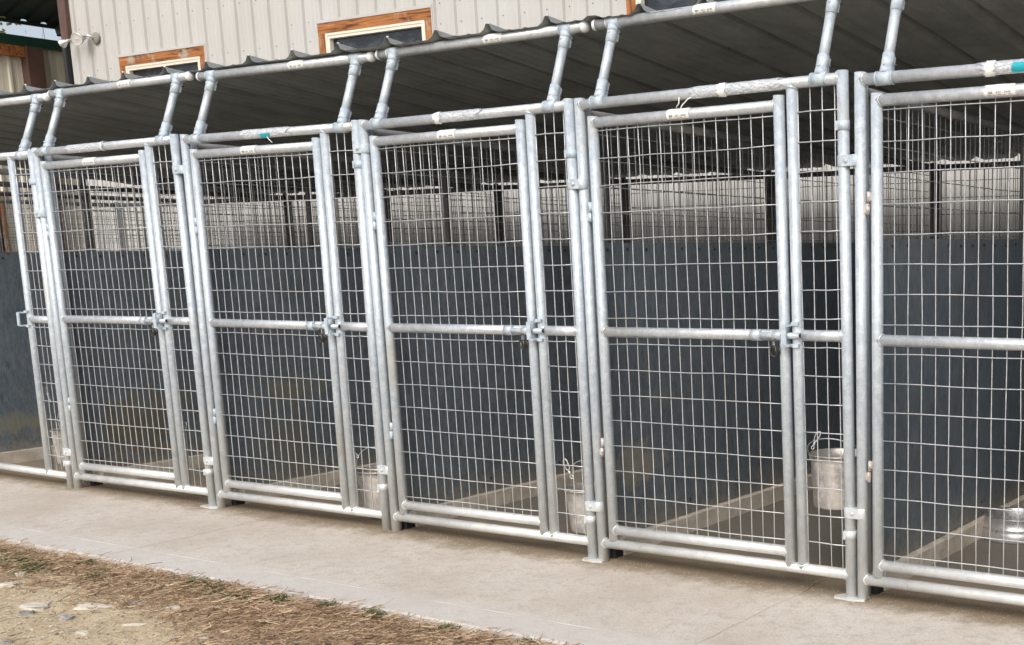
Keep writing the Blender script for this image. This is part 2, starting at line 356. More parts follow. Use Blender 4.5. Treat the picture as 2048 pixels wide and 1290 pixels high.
#       x0       yl       yr       z0       tilt
PAN = {-5: (-6.0752, 0.0, -.0114, -.0088, -.0044), -4: (-4.8514, -.0101, -.0041, -.001, .0078), -3: (-3.625, -.0012, .0199, -.0028, -.0012),
       -2: (-2.4014, .0207, .0061, .0005, .0093), -1: (-1.1862, .0112, -.0137, .0094, .011), 0: (.025, -.0131, -.0043, .0026, -.0021)}
def jx(j): return PAN[j][0] - 0.0235 if j in PAN else (1.2113 if j == 1 else -6.0752 - 0.0235 + 1.218 * (j + 5))
ORD = {0: 'at the right edge of the photo', -1: 'second from the right, beside the highest-hung pail', -2: 'third from the right, in the middle of the row',
       -3: 'left of the middle, before a faded brown stain', -4: 'second from the left, before a dark brown stain', -5: 'at the left edge with its gate left open'}
ROWS = [1.698 - 0.1016 * k for k in range(16)]

# ---- one gate and one set of frame parts, whose meshes all panels share
def arc_shell(mb, x0, x1, r, a0, a1, n=10, mi=0, wob=0.0, seed=0, nx=1):
    rr = random.Random(seed); base = len(mb.v)
    e0 = [x0 + rr.uniform(-wob, wob) for _ in range(n + 1)]; e1 = [x1 + rr.uniform(-wob, wob) for _ in range(n + 1)]
    for i in range(n + 1):
        a = a0 + (a1 - a0) * i / n
        for k in range(nx + 1):
            x = e0[i] + (e1[i] - e0[i]) * k / nx; r2 = r + (rr.uniform(0, 0.0016) if wob else 0)
            mb.v.append(Vector((x, -math.cos(a) * r2, math.sin(a) * r2)))
    for i in range(n):
        for k in range(nx):
            q = base + i * (nx + 1) + k; mb.face((q, q + 1, q + nx + 2, q + nx + 1), True, mi)
def text_shell(mb, s, size, xc, r, ac, mi=1):
    cu = bpy.data.curves.new('t', 'FONT'); cu.body = s; cu.size = size; cu.align_x = 'CENTER'; cu.align_y = 'CENTER'; cu.resolution_u = 3
    o = bpy.data.objects.new('t', cu); COL.objects.link(o); dg = bpy.context.evaluated_depsgraph_get(); me = o.evaluated_get(dg).to_mesh()
    base = len(mb.v)
    for v in me.vertices:
        a = ac + v.co.y / r; mb.v.append(Vector((xc + v.co.x, -math.cos(a) * r, math.sin(a) * r)))
    for p in me.polygons: mb.face([base + i for i in p.vertices], False, mi)
    o.evaluated_get(dg).to_mesh_clear(); bpy.data.objects.remove(o); bpy.data.curves.remove(cu)
def sticker(parent, x, z, y=0.0, seed=0, w=0.1, torn=False):
    mb = MB(); a1 = 0.35 if torn else 1.5
    arc_shell(mb, -w / 2, w / 2, PR + 0.0009, -0.75, a1, 12, 0, 0.0015 if not torn else 0.004, seed, 6)
    arc_shell(mb, -w / 2 + 0.002, w / 2 - 0.002, PR + 0.0012, 0.35, 1.5, 6, 0, 0.006, seed + 3, 5) if torn else None
    text_shell(mb, '888 - 433 - 0449', 0.0115, 0, PR + 0.0034, -0.22)
    for k in range(5): arc_shell(mb, -w * .38 + k * w * .165, -w * .38 + k * w * .165 + w * rnd.uniform(.08, .14), PR + 0.0032, -0.58, -0.52, 1, 1)
    o = mb.build('sticker', [M['label'], M['ink']], parent); o.location = (x, y, z); return o

def build_gate_meshes():
    g = {}
    mb = MB()
    mb.tube((GL, 0, 0.09), (GL, 0, 1.7545), PR, 20); mb.tube((GR, 0, 0.078), (GR, 0, 1.765), PR, 20)
    g['gate'] = mb
    for nm, z in (('top', 1.731), ('mid', HM), ('bot', 0.132)):
        q = MB(); q.tube((GL, 0, z), (GR, 0, z), PR * 0.985, 20)
        q.weld((GL, 0, z), (1, 0, 0), PR); q.weld((GR, 0, z), (-1, 0, 0), PR); g[nm] = q
    q = MB()
    rr = random.Random(5)
    for z in ROWS: q.path([(GL + .012 + (GR - GL - .024) * i / 6, -.0022 + rr.uniform(-.0015, .0015), z + rr.uniform(-.0022, .0022)) for i in range(7)], .0020, 6)
    for k in range(15):
        x = 0.126 + .0508 * k; q.path([(x + rr.uniform(-.002, .002), .0024 + rr.uniform(-.0012, .0012), .118 + (1.737 - .118) * i / 9) for i in range(10)], .0020, 6)
    g['mesh'] = q
    q = MB()
    # slide bolt in front of the middle rail with its two sleeves
    q.tube((0.775, -.0225, HM), (0.985, -.0225, HM), .0115, 16); q.tube((0.775, -.015, HM), (0.818, -.015, HM), .0212, 18); q.tube((0.874, -.0215, HM), (0.912, -.0215, HM), .0165, 18)
    q.box((0.905, -.003, HM), (.004, .02, .0145)); q.tube((0.9852, -.0225, HM), (0.9858, -.0225, HM), .008, 12, mi=1)
    q.box((0.876, -.026, HM - .024), (.0016, .006, .016))
    g['bolt'] = q
    q = MB()
    q.tube((GL - .031, -.009, 0), (GL - .031, -.009, .036), .0072, 12); q.box((GL - .043, -.006, .018), (.011, .004, .013)); q.tube((GL - .027, -.009, .040), (GL - .027, -.009, .076), .0072, 12); q.box((GL - .014, -.006, .06), (.010, .004, .013))
    g['hinge'] = q
    return g
G = build_gate_meshes()
proto = {}
def part(nm, key, m, parent, mb):
    if key not in proto:
        proto[key] = mb.build(nm, m, parent); return proto[key]
    c = newp(proto[key], parent); c.name = nm; return c
frame_mb = {}
def fm(key):
    q = MB()
    if key == 'post0': q.tube((0, 0, -.012), (0, 0, PH), PR, 20)
    if key == 'post1': q.tube((PW, 0, -.012), (PW, 0, PH), PR, 20)
    if key == 'top': q.tube((0, 0, 1.8016), (PW, 0, 1.8016), PR * .985, 20); q.weld((0, 0, 1.8016), (1, 0, 0), PR); q.weld((PW, 0, 1.8016), (-1, 0, 0), PR)
    if key == 'bot': q.tube((0, 0, .0725), (PW, 0, .0725), PR * .985, 20); q.weld((0, 0, .0725), (1, 0, 0), PR); q.weld((PW, 0, .0725), (-1, 0, 0), PR)
    if key == 'latch': q.tube((LT, 0, .075), (LT, 0, 1.80), PR, 20); q.weld((LT, 0, 1.8016), (0, 0, -1), PR); q.weld((LT, 0, .0725), (0, 0, 1), PR)
    if key == 'mid': q.tube((LT, 0, HM), (PW, 0, HM), PR * .985, 20); q.weld((LT, 0, HM), (1, 0, 0), PR); q.weld((PW, 0, HM), (-1, 0, 0), PR)
    if key == 'side':
        rr = random.Random(9)
        for z in ROWS + [ROWS[-1] - .006]:
            if z < .17: continue
            q.path([(LT + .015 + (PW - LT - .03) * i / 3, -.0022 + rr.uniform(-.001, .001), z + .004 + rr.uniform(-.0014, .0014)) for i in range(4)], .0023, 6)
        for x in (.9835, 1.033, 1.0815, 1.1305):
            q.path([(x + rr.uniform(-.0012, .0012), .0024, .08 + (1.795 - .08) * i / 8) for i in range(9)], .0022, 6)
    if key == 'loop':
        # strike loop: a strap standing off the post, welded above and below
        w = .0105; t = .0028
        for (c, h) in (((LT - .028, -.052, HM + .002), (w, t, .036)), ((LT - .022, -.0335, HM + .0385), (.0045, .0195, t)), ((LT - .014, -.0335, HM - .0345), (.008, .0195, t))):
            q.box(c, h)
        q.box((LT - .022, -.0335, HM + .036), (w, .019, t)); q.box((LT - .022, -.0335, HM - .032), (w, .019, t))
        q.box((LT + .002, -.022, HM + .042), (.014, .006, .006)); q.box((LT + .002, -.022, HM - .036), (.014, .006, .006))
    return q
CL = {-4: (1.495, .211, 1.66, .145), -3: (1.658, .236, None, .177), -2: (1.705, .287, 1.639, .203), -1: (1.503, .224, 1.619, .166), 0: (1.528, .303, 1.646, .221), 1: (1.6, .25, None, None)}
def pair_clamp(parent, z, dirty):
    q = MB(); h = .0195; dx = .0466
    for x0 in (PW, PW + dx):
        q.path([(x0, 0, z - h), (x0, 0, z - h + .002), (x0, 0, z + h - .002), (x0, 0, z + h)], [PR + .0006, PR + .0024, PR + .0024, PR + .0006], 24)
    q.box((PW + dx / 2, -.0200, z), (.0225, .0028, h - .0015)); q.box((PW + dx / 2, .0200, z), (.0225, .0028, h - .0015))
    q.lathe([(0.0001, .0075), (.005, .0068), (.0078, .003), (.0080, 0)], (PW + dx * .42, -.0225, z), 16, M3=Matrix.Rotation(R(90), 3, 'X'))
    return q.build('clamp', M['pipe'] if dirty else M['clamp'], parent)
def band(parent, z):
    q = MB(); q.tube((PW, 0, z - .016), (PW, 0, z + .016), PR + .002, 22); q.box((PW - .014, -.0175, z), (.004, .005, .0155)); return q.build('band', M['clamp'] if z > .9 else M['pipe'], parent)

for j in sorted(PAN, reverse=True):
    x0, yl, yr, z0, tl = PAN[j]
    P = empty('gate_panel', (x0, yl, z0 - tl / 2), (0, -math.atan2(tl, PW), math.atan2(yr - yl, PW)),
              label='pipe and wire kennel front ' + ORD[j], cat='kennel panel', group='kennel front panels clamped in a row')
    for nm, key, m in (('post', 'post0', 'pipe'), ('post', 'post1', 'pipe'), ('top_rail', 'top', 'rail'), ('bottom_rail', 'bot', 'rail'), ('latch_post', 'latch', 'pipe'), ('mid_rail', 'mid', 'rail'), ('side_mesh', 'side', 'wire'), ('latch_loop', 'loop', 'clamp')):
        part(nm, key, M[m], P, fm(key) if key not in proto else None)
    # gate: hinged part; the leftmost panel's gate stands open, out of the picture
    gt_o = part('gate', 'gate', M['pipe'], P, G['gate'])
    for nm, key, m in (('gate_rail', 'top', 'rail'), ('gate_rail', 'mid', 'rail'), ('gate_rail', 'bot', 'rail'), ('gate_mesh', 'mesh', 'wire'), ('slide_bolt', 'bolt', ('pipe', 'dark'))):
        part(nm, 'g_' + key, [M[a] for a in m] if isinstance(m, tuple) else M[m], gt_o, G[key])
    for hz, lowmat in ((1.358, 'clamp'), (.432, 'rust' if j in (0, -1) else 'clamp')):
        q = MB(); q.v = list(G['hinge'].v); q.f = G['hinge'].f; q.sm = G['hinge'].sm; q.mi = G['hinge'].mi
        ho = q.build('hinge', M['rust'] if (lowmat == 'rust' or (j == 0 and hz > 1)) else M['clamp'], gt_o); ho.location = (0, 0, hz)
    if j == -5:
        gt_o.location = (0.0123, 0, 0); gt_o.rotation_euler = (0, 0, R(-128))
        gt_o['label'] = 'open gate swung outwards'
    lx = {0: .503, -1: .481, -2: .512, -3: .468, -4: .482, -5: .49}[j]
    sticker(gt_o, lx, 1.731, seed=j + 20, w=.1 if j else .108, torn=(j == 0))
    if j + 1 in CL:
        a, b_, c, e = CL[j + 1]
        for z, dr in ((a, j == -2), (b_, True)):
            pair_clamp(P, z, dr)
        for z in (c, e):
            if z: band(P, z)
    # torn film left on the top rail
    spans = {0: [(.436, .66)], -1: [(.545, .93)], -2: [(.446, .71)], -3: [(.428, .75)], -4: [(.30, .62)], -5: []}[j]
    for (a, b_) in spans:
        q = MB(); arc_shell(q, a, b_, PR + .0016, -1.1, 1.7, 14, 0, .02, 40 + j, 26)
        if j in (0, -1, -2, -4):
            wx = {0: .452, -1: .66, -2: .45, -4: .60}[j]; arc_shell(q, wx, wx + (.034 if j != -4 else .012), PR + .0042, -1.25, 1.6, 10, 1, .006, j + 60, 3)
        if j in (0, -3):
            tx = .545 if j == 0 else .56; arc_shell(q, tx, tx + (.09 if j == 0 else .07), PR + .0040, -.9 if j else -.8, .5 if j == 0 else -.1, 8, 2, .008, j + 70, 4)
        if j == -1:
            q.path([(.49, -.018, -.012), (.492, -.024, -.035), (.478, -.022, -.045), (.485, -.012, -.058), (.50, -.015, -.04), (.53, -.018, -.02), (.545, -.016, -.015)], .0022, 6, mi=1)
        if j == -3: q.path([(.60, -.018, -.012), (.62, -.02, -.03), (.64, -.02, -.045)], .0018, 6, mi=1)
        o = q.build('torn_film', [M['film'], M['label'], M['teal']], P); o.location = (0, 0, 1.8016)
    if j in (-1, -4, -2):
        q = MB(); rr = random.Random(j); w = .055 if j != -2 else .03
        xa = PW - w
        pts = [(xa, -.034), (PW + .03, -.040), (PW + .066, -.024), (PW + .06, .03), (xa + .02, .03), (xa - .01, -.012)]
        base = len(q.v)
        for z in (-.004, .0025):
            for (x, y) in pts: q.v.append(Vector((x, y, z + (0 if z < 0 else rr.uniform(0, .002)))))
        n = len(pts); q.face([base + i for i in range(n)][::-1]); q.face([base + n + i for i in range(n)])
        for i in range(n): q.face((base + i, base + (i + 1) % n, base + n + (i + 1) % n, base + n + i))
        o = q.build('foot_plate', M['pipe'], P)
        o.location = (0, 0, -(z0 + (tl / 2)) + .003)

# ---- roof frames: struts leaning back from the top rail to an eave rail
EZ, EY = 2.106, .1136
for j in sorted(PAN, reverse=True):
    x0, yl, yr, z0, tl = PAN[j]
    P = empty('roof_frame', (x0, yl, z0), (0, -math.atan2(tl, PW) * .8, math.atan2(yr - yl, PW)),
              label='eave pipe on two slanted struts, ' + {0: 'rightmost of the row', -1: 'second from the right', -2: 'third from the right', -3: 'below the larger wood-trimmed window', -4: 'below the left wood-trimmed window', -5: 'leftmost of the row'}[j],
              cat='roof frame', group='eave pipes along the kennel roof')
    if 're' not in proto:
        q = MB(); q.tube((-.004, EY, EZ), (PW + .004, EY, EZ), PR * .99, 20); proto['re'] = q.build('eave_rail', M['rail'], P)
        sts, tes = [], []
        for u in (.0931, PW - .0931):
            a = Vector((u, 0, 1.8016)); b_ = Vector((u, EY, EZ)); dd = (b_ - a).normalized()
            q = MB(); q.tube(a + dd * .02, b_ - dd * .02, .0185, 18); sts.append(q.build('strut', M['pipe'], P))
            for (c, sgn) in ((a, 1), (b_, -1)):
                q = MB(); q.tube(c + dd * sgn * .018, c + dd * sgn * .085, .0210, 20); q.path([c + dd * sgn * .012, c + dd * sgn * .04], [.0235, .0210], 20)
                q.tube((c.x - .028, c.y, c.z), (c.x + .028, c.y, c.z), PR + .0025, 22); q.tube((c.x - .032, c.y, c.z), (c.x - .026, c.y, c.z), PR + .0034, 22); q.tube((c.x + .026, c.y, c.z), (c.x + .032, c.y, c.z), PR + .0034, 22)
                rc = c + dd * sgn * .045 + Vector((0, -.021, .004)); q.lathe([(.0001, .005), (.0045, .004), (.0062, .0)], rc, 12, M3=Matrix.Rotation(R(90), 3, 'X'))
                # split-clamp flange and its bolt, behind on the right
                q.box(c + dd * sgn * .050 + Vector((.0170, .013, 0)), (.0016, .0075, .027), rot=Matrix.Rotation(-math.atan2(EY, EZ - 1.8016), 3, 'X'))
                q.tube(c + dd * sgn * .045 + Vector((.014, .020, 0)), c + dd * sgn * .045 + Vector((.027, .020, 0)), .004, 8, mi=1)
                tes.append(q.build('tee_clamp', [M['clamp'], M['darksteel']], P))
        proto['rs'] = sts; proto['rt'] = tes
        cps = []
        for (x, sg) in ((-.005, -1), (PW + .005, 1)):
            q = MB(); q.lathe([(.0001, .008), (.012, .0065), (.020, .002), (.0222, -.004), (.0222, -.014)], (x, EY, EZ), 24, M3=Matrix.Rotation(R(90 * sg), 3, 'Y')); cps.append(q.build('end_cap', M['cap'], P))
        proto['rc'] = cps
    else:
        newp(proto['re'], P)
        for k in ('rs', 'rt', 'rc'):
            for o in proto[k]: newp(o, P)
    lx = {0: .53, -1: .53, -2: .69, -3: .698, -4: .663, -5: .60}[j]
    s_ = sticker(P, lx, EZ, EY, seed=j + 90)

# ---- roof sheets, low rib steel, falling towards the building
SL = 0.103
PK = [-.376 + .305 * k for k in range(8, -1, -1)]
peaks = [1.76, 1.455, 1.15, .845, .54, .235, -.07, -.376, -.681, -.964, -1.19, -1.419, -1.731, -2.022, -2.318, -2.629, -2.932, -3.237, -3.552, -3.875, -4.213, -4.502, -4.809, -5.089]
while peaks[-1] > -11.4 + 3.0: peaks.append(peaks[-1] - .305)
def rib_h(p): return .012 if abs(p + 1.19) < .01 else .034
RY0, RY1 = .094, 3.46
def roof_z(y): return EZ + PR + .002 - SL * (y - EY)
SHN = ['first', 'second', 'third', 'fourth', 'fifth', 'sixth', 'seventh', 'eighth', 'ninth', 'tenth', 'eleventh', 'twelfth', 'thirteenth']
si = 0; i = 0
while i < len(peaks) - 1:
    k = min(i + 3, len(peaks) - 1); pk = peaks[i:k + 1]; prof = []
    for a, p in enumerate(pk):
        h = rib_h(p); first, last = a == 0, a == len(pk) - 1
        lo = [(p + .050, 0), (p + .024, .009), (p + .008, h), (p - .008, h), (p - .022, .012), (p - .046, 0)]
        if first: lo = lo[1:]
        if last: lo = lo[:4]
        prof += lo
        if not last:
            q = pk[a + 1]; dd = (p - q)
            for fr in (.36, .64):
                c = p - dd * fr; prof += [(c + .014, 0), (c + .005, .0028), (c - .005, .0028), (c - .014, 0)]
    mb = MB(); ny = 14; off = .0012 * (si % 2) + .0004
    rr = random.Random(si)
    for lay in (0, 1):
        for b_ in range(ny + 1):
            y = RY0 + (RY1 - RY0) * b_ / ny + (rr.uniform(-.006, .006) if b_ in (0,) else 0)
            for (x, h) in prof:
                mb.v.append(Vector((x, y, roof_z(y) + h + off + .0011 * lay + .0015 * math.sin(x * 9 + b_))))
    n = len(prof); A = (ny + 1) * n
    for b_ in range(ny):
        for c in range(n - 1):
            v0 = b_ * n + c; mb.face((v0, v0 + 1, v0 + n + 1, v0 + n)); w0 = A + v0; mb.face((w0, w0 + n, w0 + n + 1, w0 + 1))
    for c in range(n - 1):
        mb.face((c, A + c, A + c + 1, c + 1)); e = ny * n + c; mb.face((e, e + 1, A + e + 1, A + e))
    for b_ in range(ny):
        for c in (0, n - 1):
            v0 = b_ * n + c; mb.face((v0, v0 + n, A + v0 + n, A + v0) if c == 0 else (v0, A + v0, A + v0 + n, v0 + n))
    o = mb.build('roof_sheet', M['roof'])
    nm = SHN[si] if si < len(SHN) else 'far'
    tag(o, 'dull grey ribbed steel roof sheet, %s from the right' % nm, 'roof sheet', 'ribbed steel sheets of the kennel roof')
    q = MB()
    for p in pk[:-1]:
        for y in (.10, 1.7, 3.3): q.lathe([(.0001, .006), (.005, .0055), (.0062, 0)], (p, y, roof_z(y) + rib_h(p) + off + .002), 8)
    q.build('screw', M['alu'], o)['kind'] = 'stuff'
    si += 1; i = k

# ---- rails under the back of the roof, dividers and back panels
DEP = 3.36; DZ = 1.775
def divider_parts(P, y0, lit):
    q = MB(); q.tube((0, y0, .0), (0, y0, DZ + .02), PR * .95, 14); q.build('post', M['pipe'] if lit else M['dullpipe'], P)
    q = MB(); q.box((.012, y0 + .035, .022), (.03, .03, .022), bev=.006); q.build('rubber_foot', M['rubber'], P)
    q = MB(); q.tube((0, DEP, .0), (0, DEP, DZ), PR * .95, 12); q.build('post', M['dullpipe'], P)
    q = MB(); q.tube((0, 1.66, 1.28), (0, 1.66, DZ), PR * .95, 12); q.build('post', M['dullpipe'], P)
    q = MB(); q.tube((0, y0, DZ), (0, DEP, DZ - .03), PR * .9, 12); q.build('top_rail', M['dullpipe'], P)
dm = {}
def divider_mesh(y0):
    q = MB(); rr = random.Random(3)
    for z in [1.705 - .1016 * k for k in range(5)]:
        q.path([(-.003, y0 + (DEP - y0) * i / 8, z - .012 * i / 8 + rr.uniform(-.003, .003)) for i in range(9)], .0021, 5)
    y = y0 + .04
    while y < DEP - .03:
        x = .003; q.path([(x, y, 1.245 + rr.uniform(-.008, .004)), (x, y + rr.uniform(-.002, .002), 1.5), (x, y, DZ - .004)], .0021, 5); y += .0508
    return q
SPOTS = {-5: [(.38, .24, .24, .07, (.26, .245, .15), .55)], -4: [(.36, .27, .24, .22, (.15, .115, .055), .62), (.55, .42, .3, .08, (.17, .15, .09), .4)],
         -3: [(.46, .55, .24, .08, (.24, .215, .14), .5), (.42, .25, .2, .26, (.16, .145, .095), .5)],
         -1: [(.28, .36, .20, .10, (.30, .265, .21), .65), (.5, .62, .2, .05, (.2, .19, .16), .35)], -2: [], 0: []}
for j in range(1, -9, -1):
    x = jx(j); lit = True; y0 = .055
    if j < -5 or j > 0: lab = {1: 'beyond the right edge of the photo'}.get(j, 'number %d to the left of the open gateway' % (-5 - j))
    else: lab = {0: 'left of the pen with the feeding bowl', -1: 'right behind the second gate from the right', -2: 'behind the middle gate', -3: 'with faded brown stain, left of the middle gate', -4: 'with broad dark brown stain, second gate from the left', -5: 'seen bare through the open gateway at the left edge'}[j]
    P = empty('divider_panel', (x, 0, 0), label='dark sheet and wire divider ' + lab, cat='divider', group='divider panels between the pens')
    divider_parts(P, y0, lit)
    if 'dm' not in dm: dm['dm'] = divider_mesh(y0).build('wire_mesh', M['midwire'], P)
    else: newp(dm['dm'], P)
    q = MB(); base = 0; nz, ny = 1, 1
    q.box((.004, (y0 + .02 + DEP) / 2, (.078 + 1.283) / 2), (.0055, (DEP - y0 - .02) / 2, (1.283 - .078) / 2))
    sm = sheet_mat('dark_sheet_%d' % abs(j), SPOTS.get(j, [])); q.build('solid_sheet', sm, P)
    q = MB(); rr = random.Random(j + 50)
    for k in range(26):
        yy = y0 + .08 + k * .127
        if yy < DEP - .05: q.tube((.008, yy, 1.258 + rr.uniform(-.005, .005)), (.0135, yy, 1.258), .006, 8)
        if k % 4 == 0 and yy < DEP - .05: q.tube((.008, yy, .14), (.0135, yy, .14), .006, 8)
    q.build('bolt_head', M['darksteel'], P)['kind'] = 'stuff'
for j in range(0, -9, -1):
    xa = jx(j) + .0235; w = (jx(j + 1) - jx(j)) - .047
    P = empty('back_panel', (xa, DEP + .02, 0), label='shaded wire panel behind the pens, ' + {0: 'first from the right', -1: 'second from the right', -2: 'third from the right', -3: 'fourth from the right', -4: 'fifth from the right', -5: 'sixth from the right'}.get(j, 'number %d from the right' % (1 - j)), cat='kennel panel', group='wire panels along the back of the pens')
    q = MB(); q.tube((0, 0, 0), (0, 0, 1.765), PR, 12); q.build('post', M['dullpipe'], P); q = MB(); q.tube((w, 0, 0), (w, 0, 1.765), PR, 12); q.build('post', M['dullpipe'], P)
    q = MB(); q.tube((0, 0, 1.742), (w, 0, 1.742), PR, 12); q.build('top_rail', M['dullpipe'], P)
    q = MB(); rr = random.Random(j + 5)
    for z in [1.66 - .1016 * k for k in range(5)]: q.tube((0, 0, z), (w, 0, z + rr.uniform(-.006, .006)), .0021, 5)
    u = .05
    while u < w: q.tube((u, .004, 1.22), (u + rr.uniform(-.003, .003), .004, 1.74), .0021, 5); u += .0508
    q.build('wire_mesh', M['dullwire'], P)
    q = MB(); q.box((w / 2, -.012, .66), (w / 2 - .01, .005, .60)); q.build('solid_sheet', sheet_mat('back_sheet_%d' % abs(j)), P)
for j in range(1, -9, -1):
    x = jx(j); q = MB(); q.box((x, (.12 + DEP) / 2, .0365), (.048, (DEP - .12) / 2, .0365), bev=.0); o = q.build('kerb', M['kerb']); tag(o, kind='structure')

# ---- pails, clips and bowl
def pail(name, loc, rot, hgt, r1, r0, label, bail_up=True, hook=None, tilt=0.0):
    P = empty(name, loc, (0, tilt, rot), label=label, cat='bucket', group='steel pails by the pen fronts')
    q = MB(); pr = [(.0001, .004), (r0 - .006, .004), (r0 - .002, 0), (r0, .004)]
    for k in range(1, 9): pr.append((r0 + (r1 - r0) * k / 8, hgt * k / 8))
    pr += [(r1 + .004, hgt), (r1 + .0055, hgt + .003), (r1 + .003, hgt + .006), (r1 - .001, hgt + .003)]
    for k in range(7, 0, -1): pr.append((r0 + (r1 - r0) * k / 8 - .0015, hgt * k / 8))
    pr.append((.0001, .007)); q.lathe(pr, n=40); q.build('pail_body', M['pail'], P)
    q = MB()
    for s in (-1, 1):
        q.box((s * (r1 + .004), 0, hgt - .014), (.003, .013, .013)); q.tube((s * (r1 + .002), 0, hgt - .006), (s * (r1 + .014), 0, hgt - .006), .004, 8)
    q.build('ear', M['pail'], P)
    q = MB(); pts = []
    ra = r1 + .012
    for k in range(25):
        a = math.pi * k / 24; lift = math.sin(a) * ra * 1.08
        if bail_up: pts.append((math.cos(a) * ra, -.25 * lift, hgt - .006 + .96 * lift))
        else: pts.append((math.cos(a) * ra, -.80 * lift, hgt - .006 + .62 * lift))
    q.path(pts, .0024, 8); q.build('bail', M['wire'], P)
    return P
pail('pail', (-.166, .165, .297), R(8), .195, .107, .097, 'steel pail hung on the wire beside the second latch post from the right', bail_up=False)
pail('pail', (-1.355, .150, .085), R(-12), .180, .110, .088, 'steel pail hung low by its upright handle in the middle pen', bail_up=True)
pail('pail', (-2.655, .17, .055), R(20), .185, .105, .084, 'pale dirty steel pail left of the middle gate, farther from the camera', bail_up=True)
pail('pail', (-5.17, .17, .09), R(0), .19, .105, .09, 'small far steel pail beside the open gateway at the left', bail_up=True)
def clip(loc, rot, label, big=1.0, m='wire'):
    q = MB(); s = .5 * big
    q.path([(.0, 0, .03 * s), (.012 * s, 0, .04 * s), (.02 * s, 0, .02 * s), (.016 * s, 0, -.03 * s), (.004 * s, 0, -.045 * s), (-.01 * s, 0, -.035 * s), (-.012 * s, 0, 0), (-.006 * s, 0, .02 * s)], .0045 * s, 8, False, True)
    q.tube((0, 0, -.045 * s), (.002 * s, 0, -.075 * s), .008 * s, 10); q.path([(.01 * s * math.cos(a * .785), 0, -.09 * s + .014 * s * math.sin(a * .785)) for a in range(8)], .004 * s, 6, False, True)
    o = q.build('snap_clip', M[m]); o.location = loc; o.rotation_euler = rot; tag(o, label, 'clip', 'spring clips on the kennel fronts'); return o
clip((-.178, .022, .58), (0, R(20), R(30)), 'small wire hook holding the pail nearest the camera')
clip((-1.372, .020, .386), (0, R(-25), R(20)), 'spring snap holding up the handle of the pail in the middle pen', 1.25, 'pail')
clip((-2.665, .025, .368), (0, R(-35), R(20)), 'spring snap above the pale pail left of the middle gate', 1.1, 'pail')
clip((-3.885, .02, .40), (0, R(10), 0), 'empty wire hook on the narrow mesh left of the second gate pair')
clip((-5.10, .02, .52), (0, R(-20), 0), 'empty spring snap on the narrow mesh beside the open gateway', 1.2)
q = MB(); q.path([(-3.90, .03, .39), (-3.93, .05, .33), (-3.95, .06, .22), (-3.93, .06, .16)], .0022, 6); o = q.build('wire_hanger', M['wire']); tag(o, 'bent loose wire hanging inside the far narrow side mesh', 'wire')
def padclip(j, label):
    x0, yl, yr, z0, tl = PAN[j]; u = .872
    q = MB(); 
    q.path([(.0, -.004, .012), (.010, -.004, .004), (.010, -.004, -.018), (-.008, -.004, -.018), (-.010, -.004, .004)], .0024, 8, False, True, 0)
    q.path([(-.012, .0, -.012), (-.016, .004, -.028), (-.014, .004, -.044), (-.002, .002, -.052), (.010, .0, -.044), (.012, -.002, -.028), (.004, -.004, -.014)], .0034, 8, False, True, 0)
    q.tube((.004, -.006, -.014), (.007, -.006, -.046), .0055, 10, 0); q.tube((.016, .004, -.018), (.018, .004, -.042), .0045, 8, 0)
    o = q.build('bolt_snap', M['darksteel']); o.location = (x0 + u, yl + (yr - yl) * .75 - .03, z0 + HM - .022); o.rotation_euler = (0, 0, R(25)); tag(o, label, 'snap hook', 'snap hooks on the slide bolts')
for j, lb in ((-1, 'grey snap hook under the slide bolt of the second gate from the right'), (-2, 'dark snap hook hanging from the slide bolt of the middle gate'), (-3, 'dark snap hook under the slide bolt of the gate left of the middle'), (-4, 'black snap hook under the slide bolt of the second gate from the left')): padclip(j, lb)
q = MB(); q.lathe([(.0001, .003), (.150, .003), (.158, .0), (.162, .003), (.152, .035), (.146, .047), (.149, .050), (.146, .053), (.138, .092), (.143, .096), (.139, .099), (.132, .094), (.118, .03), (.0001, .026)], n=56)
o = q.build('feeding_bowl', M['bowl']); o.location = (.172, 1.165, .001); tag(o, 'flared stainless steel feeding bowl on the floor of the rightmost pen', 'bowl')

